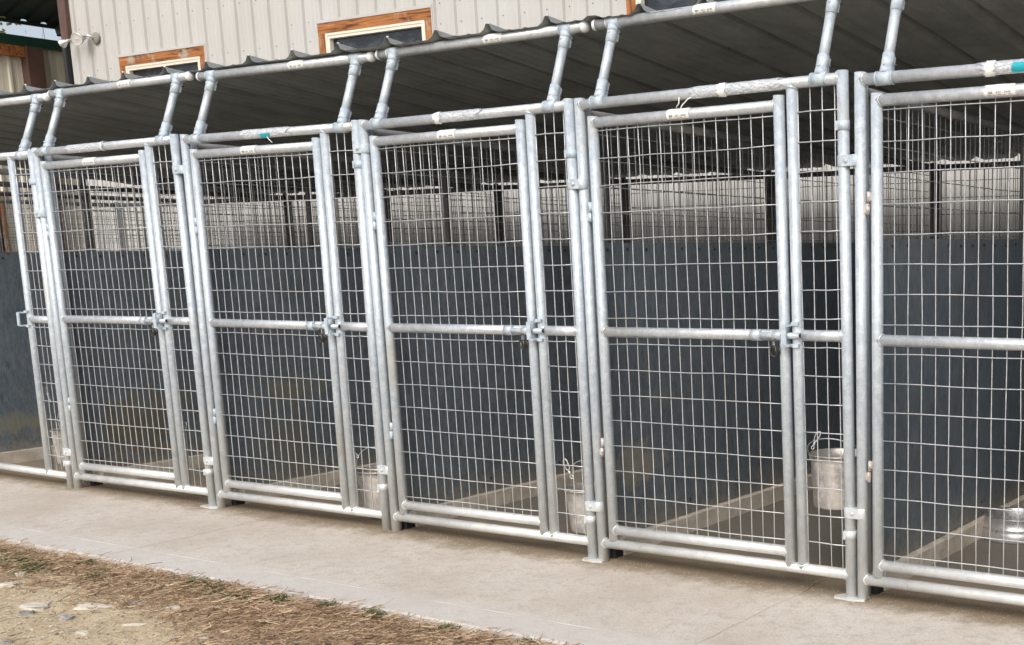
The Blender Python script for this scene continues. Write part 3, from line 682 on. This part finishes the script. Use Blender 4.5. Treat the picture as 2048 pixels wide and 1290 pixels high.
# ------------------------------------------------------------------ concrete slab with cracks, and soil
def slab():
    q = MB(); edges = [(-14.0, None), (-6.9, 1), (-3.172, 2), (-.222, 3), (4.5, None)]
    rr = random.Random(11); ys = [-.89 + (5.2 + .89) * (k / 60) ** 1.6 for k in range(61)]
    def jag(x, k, s): return x + (noise.noise(Vector((x * 3, ys[k] * 5, s))) * .022 + noise.noise(Vector((x, ys[k] * 23, s))) * .008)
    for a in range(4):
        xl, xr = edges[a][0], edges[a + 1][0]; nx = max(2, int((xr - xl) / .12)); base = len(q.v)
        gl = .0025 if a > 0 else 0; gr = .0025 if a < 3 else 0
        if a == 3: gl = .0014
        if a == 2: gr = .0014
        for k, y in enumerate(ys):
            L_ = jag(xl, k, 1) + gl if a > 0 else xl; R_ = jag(xr, k, 1) - gr if a < 3 else xr
            for i in range(nx + 1):
                z = 0.0 
                yy = y + (noise.noise(Vector((L_ + (R_ - L_) * i / nx, 3, 3)) * 2.2) * .006 if k == 0 else 0)
                q.v.append(Vector((L_ + (R_ - L_) * i / nx, yy, z - (.004 if k == 0 else 0))))
        for k in range(60):
            for i in range(nx):
                v0 = base + k * (nx + 1) + i; q.face((v0, v0 + 1, v0 + nx + 2, v0 + nx + 1))
        # skirts: front face and crack faces
        sb = len(q.v); loop = [base + i for i in range(nx + 1)]
        for v in loop: p = q.v[v]; q.v.append(Vector((p.x, p.y, -.16)))
        for i in range(nx): q.face((loop[i], sb + i, sb + i + 1, loop[i + 1]))
        for col_ in (0, nx):
            lp = [base + k * (nx + 1) + col_ for k in range(61)]; sb = len(q.v)
            for v in lp: p = q.v[v]; q.v.append(Vector((p.x, p.y, -.05)))
            for k in range(60): q.face((lp[k], lp[k + 1], sb + k + 1, sb + k) if col_ == 0 else (lp[k], sb + k, sb + k + 1, lp[k + 1]))
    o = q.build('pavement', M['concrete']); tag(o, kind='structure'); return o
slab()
def gh(x, y):
    d_ = max(0.0, -.89 - y)
    return -.020 - .045 * min(1, d_ / .45) + .014 * noise.noise(Vector((x * 2.1, y * 2.1, 0))) + .006 * noise.noise(Vector((x * 9, y * 9, 4))) - .02 * min(1, max(0, d_ - .5))
def soil():
    q = MB()
    xs = [-300, -100, -40, -20, -12, -9, -7.5] + [-6.5 + .05 * k for k in range(190)] + [3.2, 4, 6, 12, 40, 100, 300]
    ys = [-300, -100, -40, -15, -8, -5, -4] + [-3.2 + .045 * k for k in range(56)]
    ys = [y for y in ys if y < -.86] + [-.86, -.7, 5.3, 8, 14, 40, 100, 300]
    for y in ys:
        for x in xs:
            z = gh(x, y) if (-7 < x < 3.1 and -3.3 < y < -.8) else (-.09 if y < -.8 else -.13)
            q.v.append(Vector((x, y, z)))
    n = len(xs)
    for a in range(len(ys) - 1):
        for b_ in range(n - 1): v0 = a * n + b_; q.face((v0, v0 + 1, v0 + n + 1, v0 + n), True)
    o = q.build('ground', M['soil']); tag(o, kind='structure')
soil()
def dens(x, y):
    # the mat of dead stems hugs the slab edge; wider to the right
    d_ = -.89 - y; wid = .26 + .12 * noise.noise(Vector((x * 1.7, 0, 2))) + (.22 if x > -1.9 else (.22 * max(0, (x + 2.4) / .5) if x > -2.4 else 0)) + (.06 if x < -3 else 0)
    if d_ < .012: return 0
    return max(0.0, min(1.0, 1.25 - d_ / wid)) * (0.75 + .5 * noise.noise(Vector((x * 5, y * 5, 7))))
def thatch():
    q = MB(); q.tone = []; rr = random.Random(21); n = 0; tries = 0
    while n < 19000 and tries < 200000:
        tries += 1; x = rr.uniform(-4.6, .3); y = rr.uniform(-1.7, -.885)
        if rr.random() > dens(x, y) + (.012 if y > -1.6 else 0.004): continue
        if rr.random() < .3 and x < -2.6: continue
        th = rr.gauss(R(-15), R(55))
        if y > -.93 and abs(math.sin(th)) > .35 and rr.random() < .9: continue
        n += 1; ln = rr.uniform(.022, .085); cv = rr.uniform(-1.1, 1.1); seg = 3; w = rr.uniform(.0006, .0016)
        z = gh(x, y) + rr.uniform(.001, .024) * (1 if rr.random() < .9 else 1.7); dz = rr.uniform(-.004, .010); p = Vector((x, y, z)); tn = rr.gauss(.5, .2); b0 = len(q.v)
        for s in range(seg + 1):
            dv = Vector((math.cos(th), math.sin(th), 0)); sd = Vector((-dv.y, dv.x, rr.uniform(-.4, .4))) * w
            if p.y > -.893 and p.z < .003: p.z = .003
            q.v += [p - sd, p + sd, p + Vector((0, 0, w * 1.4))]; q.tone += [tn] * 3
            p = p + dv * ln / seg; p.z += dz * math.sin(s * 1.3) ; th += cv * .5
            p.z = max(p.z, gh(p.x, p.y) + .001)
        for s in range(seg):
            a = b0 + s * 3
            q.face((a, a + 3, a + 5, a + 2), True); q.face((a + 2, a + 5, a + 4, a + 1), True)
    o = q.build('dead_grass', M['thatch']); tag(o, kind='stuff')
thatch()
def sprigs():
    q = MB(); q.tone = []; rr = random.Random(5)
    cl = [(-3.55, -1.02, .12), (-3.35, -1.06, .10), (-2.95, -1.03, .07), (-2.30, -.97, .09), (-2.12, -.99, .07), (-2.45, -.94, .05), (-1.93, -.95, .05), (-1.45, -.93, .05), (-3.8, -1.05, .1), (-1.1, -.92, .03), (-.75, -.92, .03), (-3.15, -.95, .04), (-1.7, -.93, .04)]
    for (cx, cy, r) in cl:
        for k in range(int(9500 * r)):
            x = cx + rr.gauss(0, r * .6); y = min(-.90, cy + rr.gauss(0, r * .35)); z = gh(x, y) + rr.uniform(.004, .026); s = rr.uniform(.0018, .0046); a = rr.uniform(0, 6.28); tn = rr.uniform(.2, .85)
            u = Vector((math.cos(a), math.sin(a), rr.uniform(-.2, .7))) * s * 1.8; v = Vector((-math.sin(a), math.cos(a), rr.uniform(-.3, .3))) * s * .7; p = Vector((x, y, z)); b0 = len(q.v)
            q.v += [p - u, p + v, p + u, p - v]; q.tone += [tn] * 4; q.face((b0, b0 + 1, b0 + 2, b0 + 3))
    o = q.build('low_weeds', M['sprig']); tag(o, kind='stuff')
sprigs()
def pebble(q, c, s, rr, tone=None, flat=.6):
    b0 = len(q.v); rot = Matrix.Rotation(rr.uniform(0, 6.28), 3, 'Z') @ Matrix.Rotation(rr.uniform(-.3, .3), 3, 'X')
    k = [(0, 0, 1), (.9, 0, .25), (.3, .85, .2), (-.75, .5, .3), (-.7, -.55, .2), (.3, -.9, .3), (0, 0, -.6)]
    for p in k:
        v = Vector((p[0] * s[0], p[1] * s[1], p[2] * s[2])) * rr.uniform(.75, 1.2); q.v.append(Vector(c) + rot @ v)
        if tone is not None: q.tone.append(tone)
    for i in range(5): q.face((b0, b0 + 1 + i, b0 + 1 + (i + 1) % 5)); q.face((b0 + 6, b0 + 1 + (i + 1) % 5, b0 + 1 + i))
def grit():
    q = MB(); q.tone = []; rr = random.Random(8)
    for k in range(9000):
        x = rr.uniform(-4.4, .2); y = rr.uniform(-1.95, -.95)
        if dens(x, y) > .75 and rr.random() < .8: continue
        s = rr.choice([.002, .003, .003, .004, .006]) * rr.uniform(.7, 1.4); pebble(q, (x, y, gh(x, y) + s * .2), (s * rr.uniform(.8, 1.9), s, s * .6), rr, rr.gauss(.5, .22))
    o = q.build('grit', M['grit']); tag(o, kind='stuff')
    q = MB(); q.tone = []      # crumbs swept along the gates and across the slab
    for k in range(7000):
        x = rr.uniform(-5.2, 1.4); y = rr.gauss(.0, .085)
        if rr.random() < .10: y = rr.uniform(-.85, .2)
        s = rr.uniform(.0008, .0026) if y > -.3 else rr.uniform(.0008, .0018); pebble(q, (x, y, .0008), (s * 1.6, s, s * .6), rr, rr.gauss(.35, .25))
    o = q.build('debris_crumbs', M['grit']); tag(o, kind='stuff')
grit()
def rock(loc, s, m, label, rz):
    q = MB(); rr = random.Random(int(abs(loc[0]) * 1000)); nu, nv = 16, 9
    for i in range(nv + 1):
        ph = math.pi * i / nv
        for k in range(nu):
            a = 2 * math.pi * k / nu; p = Vector((math.sin(ph) * math.cos(a), math.sin(ph) * math.sin(a), math.cos(ph)))
            p = Vector([math.copysign(abs(c) ** .7, c) for c in p]); d_ = 1 + .35 * noise.noise(p * 1.6 + Vector((loc[0], loc[1], 0)) * 7); p *= d_
            q.v.append(Vector((p.x * s[0], p.y * s[1], p.z * s[2])))
    for i in range(nv):
        for k in range(nu): q.face((i * nu + k, (i + 1) * nu + k, (i + 1) * nu + (k + 1) % nu, i * nu + (k + 1) % nu), False)
    o = q.build('rock', M[m]); o.location = (loc[0], loc[1], gh(*loc) + s[2] * .25); o.rotation_euler = (0, 0, rz); tag(o, label, 'stone', 'stones lying in the sand')
rock((-2.84, -1.33), (.055, .034, .016), 'stone_pale', 'broad pale stone, largest at the lower left of the sand', .3)
rock((-2.80, -1.385), (.026, .018, .012), 'stone_grey', 'small grey stone touching the broad pale stone', .9)
rock((-2.58, -1.245), (.085, .022, .014), 'stone_pale', 'long pale slab of stone right below the dead grass', .45)
rock((-2.585, -1.36), (.030, .02, .014), 'stone_grey', 'blue-grey rounded stone below the long pale slab', .2)
rock((-2.36, -1.43), (.028, .012, .009), 'stone_pale', 'small white stone lowest of the middle stones', .1)
rock((-2.49, -1.16), (.03, .02, .012), 'stone_grey', 'flat grey stone at the edge of the dead grass', .5)
rock((-2.28, -1.14), (.03, .014, .01), 'stone_pale', 'slim pale stone tilted up at the mat of dead stems', .7)
rock((-2.27, -1.30), (.045, .007, .006), 'stone_pale', 'thin pale splinter left of the centre of the sand', .7)
rock((-1.86, -1.27), (.060, .012, .007), 'stone_pale', 'longest thin pale splinter near the bottom edge', .6)
rock((-3.33, -1.12), (.022, .016, .010), 'stone_pale', 'small round pale stone lying in the dead grass at the left', .2)
rock((-3.24, -1.22), (.04, .02, .012), 'stone_pale', 'pale stone at the left edge below the green weeds', .6)
rock((-2.52, -1.60), (.022, .014, .009), 'stone_grey', 'small grey stone in the lower left corner', .1)

# ------------------------------------------------------------------ main building with ribbed siding and windows
WY = 3.755
B = empty('building', (-4, WY, 0), label='beige ribbed-metal building behind the kennels with wood-trimmed windows', cat='building')
BO = Vector((-4, WY, 0))
def bl(p): return Vector(p) - BO
WIN = [(-10.06, -8.74, 2.42, 3.172), (-7.19, -5.825, 2.42, 3.216), (-3.85, -2.45, 2.42, 3.34), (-.9, .5, 2.42, 3.3)]
def siding(x0, x1, z0, z1, phase, axis='x', sp=.2244, org=(0, 0, 0), cuts=()):
    # profile across the wall: a narrow raised rib each 9 in with two faint swages between
    prof = [(x0, 0)]; x = phase
    while x > x0: x -= sp
    while x < x1:
        for dx, h in ((-.024, 0), (-.014, .023), (.011, .023), (.019, 0), (.078, 0), (.084, .003), (.090, 0), (.134, 0), (.140, .003), (.146, 0)):
            if x0 + .001 < x + dx < x1 - .001: prof.append((x + dx, h))
        x += sp
    prof.append((x1, 0)); return prof
def wall_obj():
    q = MB(); prof = siding(-10.88, 6.0, -.1, 5.6, -4.016)
    def strip(pr, za, zb):
        b0 = len(q.v)
        for (x, h) in pr: q.v += [bl((x, WY - h, za)), bl((x, WY - h, zb))]
        for i in range(len(pr) - 1): q.face((b0 + 2 * i, b0 + 2 * i + 2, b0 + 2 * i + 3, b0 + 2 * i + 1))
    xs = sorted(set([p[0] for p in prof])); import bisect
    def sub(a, b_):
        def hh(x):
            for i in range(len(prof) - 1):
                if prof[i][0] <= x <= prof[i + 1][0]:
                    t = (x - prof[i][0]) / max(1e-9, prof[i + 1][0] - prof[i][0]); return prof[i][1] * (1 - t) + prof[i + 1][1] * t
            return 0
        return [(a, hh(a))] + [p for p in prof if a < p[0] < b_] + [(b_, hh(b_))]
    cur = -10.88
    for (a, b_, za, zb) in WIN:
        strip(sub(cur, a), -.1, 5.6); strip(sub(a, b_), -.1, za); strip(sub(a, b_), zb, 5.6); cur = b_
    strip(sub(cur, 6.0), -.1, 5.6)
    # end wall and back so it is a real volume
    q.box(bl((-10.86, WY + 3.02, 2.75)), (.02, 3.0, 2.85)); q.box(bl((6.0, WY + 3.02, 2.75)), (.02, 3.0, 2.85)); q.box(bl((-2.4, WY + 6.02, 2.75)), (8.4, .02, 2.85)); q.box(bl((-2.4, WY + 3.02, 5.64)), (8.9, 3.5, .03))
    return q.build('siding_wall', M['siding'], B)
wall_obj()
for wi, (a, b_, za, zb) in enumerate(WIN):
    T = .085; w2 = (b_ - a) / 2
    for (c, h) in (((a + w2, WY - .011, zb - T / 2), (w2, .013, T / 2)), ((a + w2, WY - .011, za + T / 2), (w2, .013, T / 2))):
        q = MB(); q.box(bl(c), h); q.build('window_trim', M['wood_h'], B)
    for xx in (a + T / 2, b_ - T / 2):
        q = MB(); q.box(bl((xx, WY - .0095, (za + zb) / 2)), (T / 2, .0125, (zb - za) / 2 - T)); q.build('window_trim', M['wood_v'], B)
    q = MB(); fa, fb, fz0, fz1 = a + T, b_ - T, za + T, zb - T; fw = .046
    for (c, h) in ((((fa + fb) / 2, WY + .01, fz1 - fw / 2), ((fb - fa) / 2, .025, fw / 2)), (((fa + fb) / 2, WY + .01, fz0 + fw / 2), ((fb - fa) / 2, .025, fw / 2)),
                   ((fa + fw / 2, WY + .01, (fz0 + fz1) / 2), (fw / 2, .025, (fz1 - fz0) / 2 - fw)), ((fb - fw / 2, WY + .01, (fz0 + fz1) / 2), (fw / 2, .025, (fz1 - fz0) / 2 - fw))): q.box(bl(c), h)
    q.box(bl(((fa + fb) / 2, WY - .0175, fz1 - .011)), ((fb - fa) / 2, .003, .011)); q.box(bl((fa + .011, WY - .0175, (fz0 + fz1) / 2)), (.011, .003, (fz1 - fz0) / 2 - .022)); q.box(bl((fb - .011, WY - .0175, (fz0 + fz1) / 2)), (.011, .003, (fz1 - fz0) / 2 - .022))
    wf = q.build('window', M['cream'], B)
    q = MB(); q.box(bl(((fa + fb) / 2, WY + .03, (fz0 + fz1) / 2)), ((fb - fa) / 2 - fw, .004, (fz1 - fz0) / 2 - fw)); q.build('pane', M['glass'], wf)
    # drip flashing of the siding above the trim
    q = MB(); q.box(bl(((a + b_) / 2, WY - .014, zb + .012)), (w2 + .012, .016, .012)); q.box(bl((b_ + .007, WY - .0135, (za + zb) / 2)), (.006, .0155, (zb - za) / 2)); q.build('flashing', M['siding'], B)
q = MB()
x = -4.016 + .06
while x > -10.8: x -= .2244; 
while x < 5.5:
    for z in (3.085, 3.245 if x > -7.6 else 3.495, 4.1):
        if any(a - .03 < x < b_ + .03 and za < z < zb + .03 for (a, b_, za, zb) in WIN): continue
        q.lathe([(.0001, .004), (.005, .0035), (.0065, 0)], bl((x, WY - .0005, z)), 8, M3=Matrix.Rotation(R(90), 3, 'X'))
    x += .2244
q.build('siding_screw', M['greyplate'], B)['kind'] = 'stuff'
q = MB(); q.box(bl((-10.885, WY - .012, 4.55)), (.062, .03, 1.14)); q.build('corner_trim', M['brown'], B)
q = MB(); q.box(bl((-10.93, WY - .01, 1.66)), (.028, .03, 1.75)); q.build('dark_corner_strip', M['rubber'], B)  # dark strip down the left corner, below the brown trim
# security light
S = empty('floodlight', (-10.41, WY, 3.385), label='twin-head flood lamp on a round plate on the beige wall', cat='outdoor light')
RX = Matrix.Rotation(R(90), 3, 'X')
q = MB(); q.lathe([(.0001, .022), (.045, .02), (.056, .010), (.058, 0)], (0, -.012, 0), 28, M3=RX); q.build('wall_plate', M['greyplate'], S)
def lamp_head(c, aim, sc):
    aim = Vector(aim).normalized(); m3 = aim.to_track_quat('Z', 'Y').to_matrix(); q = MB()
    q.lathe([(.0001, -.075 * sc), (.016 * sc, -.073 * sc), (.02 * sc, -.04 * sc), (.03 * sc, -.03 * sc), (.052 * sc, .02 * sc), (.056 * sc, .035 * sc), (.052 * sc, .037 * sc)], c, 24, M3=m3); h = q.build('lamp_head', M['alu'], S)
    q = MB(); q.lathe([(.0521 * sc, .036 * sc), (.03 * sc, .03 * sc), (.012 * sc, .034 * sc), (.0001, .038 * sc)], c, 24, M3=m3); q.build('lamp_lens', M['lens'], h)
lamp_head((-.10, -.12, -.01), (.35, -.9, -.25), 1.1); lamp_head((-.33, -.14, -.03), (-.8, -.3, -.35), .8)
q = MB(); q.path([(0, -.02, 0), (-.03, -.07, .02), (-.09, -.075, .02)], .012, 10); q.path([(-.09, -.075, .02), (-.2, -.09, .01), (-.29, -.12, -.01)], .011, 10); q.build('arm', M['alu'], S)

# ------------------------------------------------------------------ annex wing beyond the left end of the building
AX = -13.0
A = empty('annex', (AX, 4.5, 0), label='low beige annex with dark green fascia and brown post beyond the left corner', cat='building')
AO = Vector((AX, 4.5, 0))
q = MB(); y = 2.2; b0 = 0
prof = siding(1.5, 9.0, 0, 0, 2.0, sp=.2286)
for (yy, h) in prof: q.v += [Vector((AX + h, yy, -.1)) - AO, Vector((AX + h, yy, 3.63)) - AO]
for i in range(len(prof) - 1): q.face((2 * i, 2 * i + 2, 2 * i + 3, 2 * i + 1))
q.box(Vector((AX - 1.6, 1.5, 1.7)) - AO, (1.58, .02, 1.8)); q.box(Vector((AX - 1.6, 9.0, 1.7)) - AO, (1.58, .02, 1.8)); q.box(Vector((AX - 3.2, 5.25, 1.7)) - AO, (.02, 3.77, 1.8))
q.build('siding_wall', M['siding_tan'], A)
q = MB(); q.box(Vector((AX + .06, 5.2, 3.672)) - AO, (.05, 3.8, .052)); q.box(Vector((AX - 1.6, 5.2, 3.70)) - AO, (1.7, 3.75, .02)); q.build('fascia', M['green'], A)
q = MB(); q.box(Vector((AX + .07, 4.51, 1.75)) - AO, (.07, .088, 1.866)); q.build('corner_post', M['brown'], A)
q = MB(); q.box(Vector((AX + .06, 3.4, 3.557)) - AO, (.04, 1.02, .06)); q.build('beam', M['wood_h'], A)
q = MB(); q.box(Vector((AX + .04, 3.93, 1.0)) - AO, (.035, .075, 1.0)); q.build('door_trim', M['wood_v'], A)
# high porch roof whose dark underside shows at the top left
Pr = empty('porch_roof', (-12, 3.8, 3.9), label='dark ribbed porch roof high at the top left corner', cat='roof')
q = MB(); rr = random.Random(3)
xs = [-13.05, -10.96]; yv = []; y = 3.6
while y < 8.2: yv += [(y, 0), (y + .03, .03), (y + .07, .03), (y + .10, 0)]; y += .22
for lay in (0, .004):
    for (yy, h) in yv:
        q.v += [Vector((-13.05, yy, 3.905 + h + lay)) - Vector((-12, 3.8, 3.9)), Vector((-10.96, yy, 4.62 + h + lay)) - Vector((-12, 3.8, 3.9))]
n = len(yv)
for lay in (0, 1):
    for i in range(n - 1): a = lay * 2 * n + 2 * i; q.face((a, a + 1, a + 3, a + 2) if lay == 0 else (a, a + 2, a + 3, a + 1))
q.build('roof_sheet', M['darkroof'], Pr)
q = MB()
for yy in (4.9, 6.5): q.box(Vector((-12.0, yy, 4.19)) - Vector((-12, 3.8, 3.9)), (1.08, .04, .05), rot=Matrix.Rotation(-math.atan2(.715, 2.09), 3, 'Y'))
q.build('rafter', M['darkroof'], Pr)
q = MB(); q.box(Vector((-13.04, 5.9, 3.895)) - Vector((-12, 3.8, 3.9)), (.02, 2.3, .018)); q.build('edge_beam', M['darkroof'], Pr)

# ------------------------------------------------------------------ trees beyond the annex
def tree(loc, h, r, ztop, leafy, label, seed):
    rr = random.Random(seed); P = empty('tree' if leafy else 'shrub', loc, label=label, cat='tree' if leafy else 'shrub')
    q = MB(); q.path([(0, 0, -.1), (.1, 0, h * .3), (0, .1, h * .6), (.05, 0, h * .85)], [.22 if leafy else .05, .17 if leafy else .04, .1 if leafy else .03, .02], 10)
    tips = []
    for k in range(26 if leafy else 70):
        a = rr.uniform(0, 6.28); z0 = h * rr.uniform(.15, .8) if leafy else h * rr.uniform(.02, .4); rad = r * rr.uniform(.5, 1) * (1 - (z0 / h) * (.5 if leafy else 0)); up = h * rr.uniform(.08, .25) if leafy else h * rr.uniform(.4, .62)
        e = Vector((math.cos(a) * rad, math.sin(a) * rad, min(h * 1.02, z0 + up))); mid = Vector((e.x * .5, e.y * .5, z0 + up * .3 + .1)); q.path([(0, 0, z0), mid, e], [.05 if leafy else .022, .03 if leafy else .013, .006], 5); tips.append((mid, e))
    q.build('trunk', M['bark'] if leafy else M['twig'], P)
    q = MB(); q.tone = []
    for (m_, e) in tips:
        for k in range(620 if leafy else 20):
            t = rr.random(); c = m_.lerp(e, t) + Vector((rr.gauss(0, 1), rr.gauss(0, 1), rr.gauss(0, .7))) * (r * .2 if leafy else .1)
            if leafy:
                s = rr.uniform(.03, .075); u = Vector((rr.gauss(0, 1), rr.gauss(0, 1), rr.gauss(0, 1))).normalized() * s; v = u.cross(Vector((rr.gauss(0, 1), rr.gauss(0, 1), rr.gauss(0, 1)))).normalized() * s * .6
                b0 = len(q.v); q.v += [c - u, c + v, c + u, c - v]; q.face((b0, b0 + 1, b0 + 2, b0 + 3)); q.tone += [rr.uniform(.1, .9)] * 4
            else:
                dv = Vector((rr.gauss(0, .3), rr.gauss(0, .3), 1)).normalized() * rr.uniform(.12, .35); b0 = len(q.v); w = Vector((.004, .004, 0)); q.v += [c - w, c + w, c + dv]; q.face((b0, b0 + 1, b0 + 2)); q.tone += [.5] * 3
    q.build('crown', M['leaf_y'] if leafy else M['twig'], P)
tree((-24.5, 9.15, -.1), 8.6, 1.6, 0, True, 'yellow-green tree showing above the green fascia at the far left', 3)
tree((-27.0, 12.9, -.1), 6.35, 1.9, 0, False, 'bare twiggy shrub against the sky right of the yellow-green tree', 4)
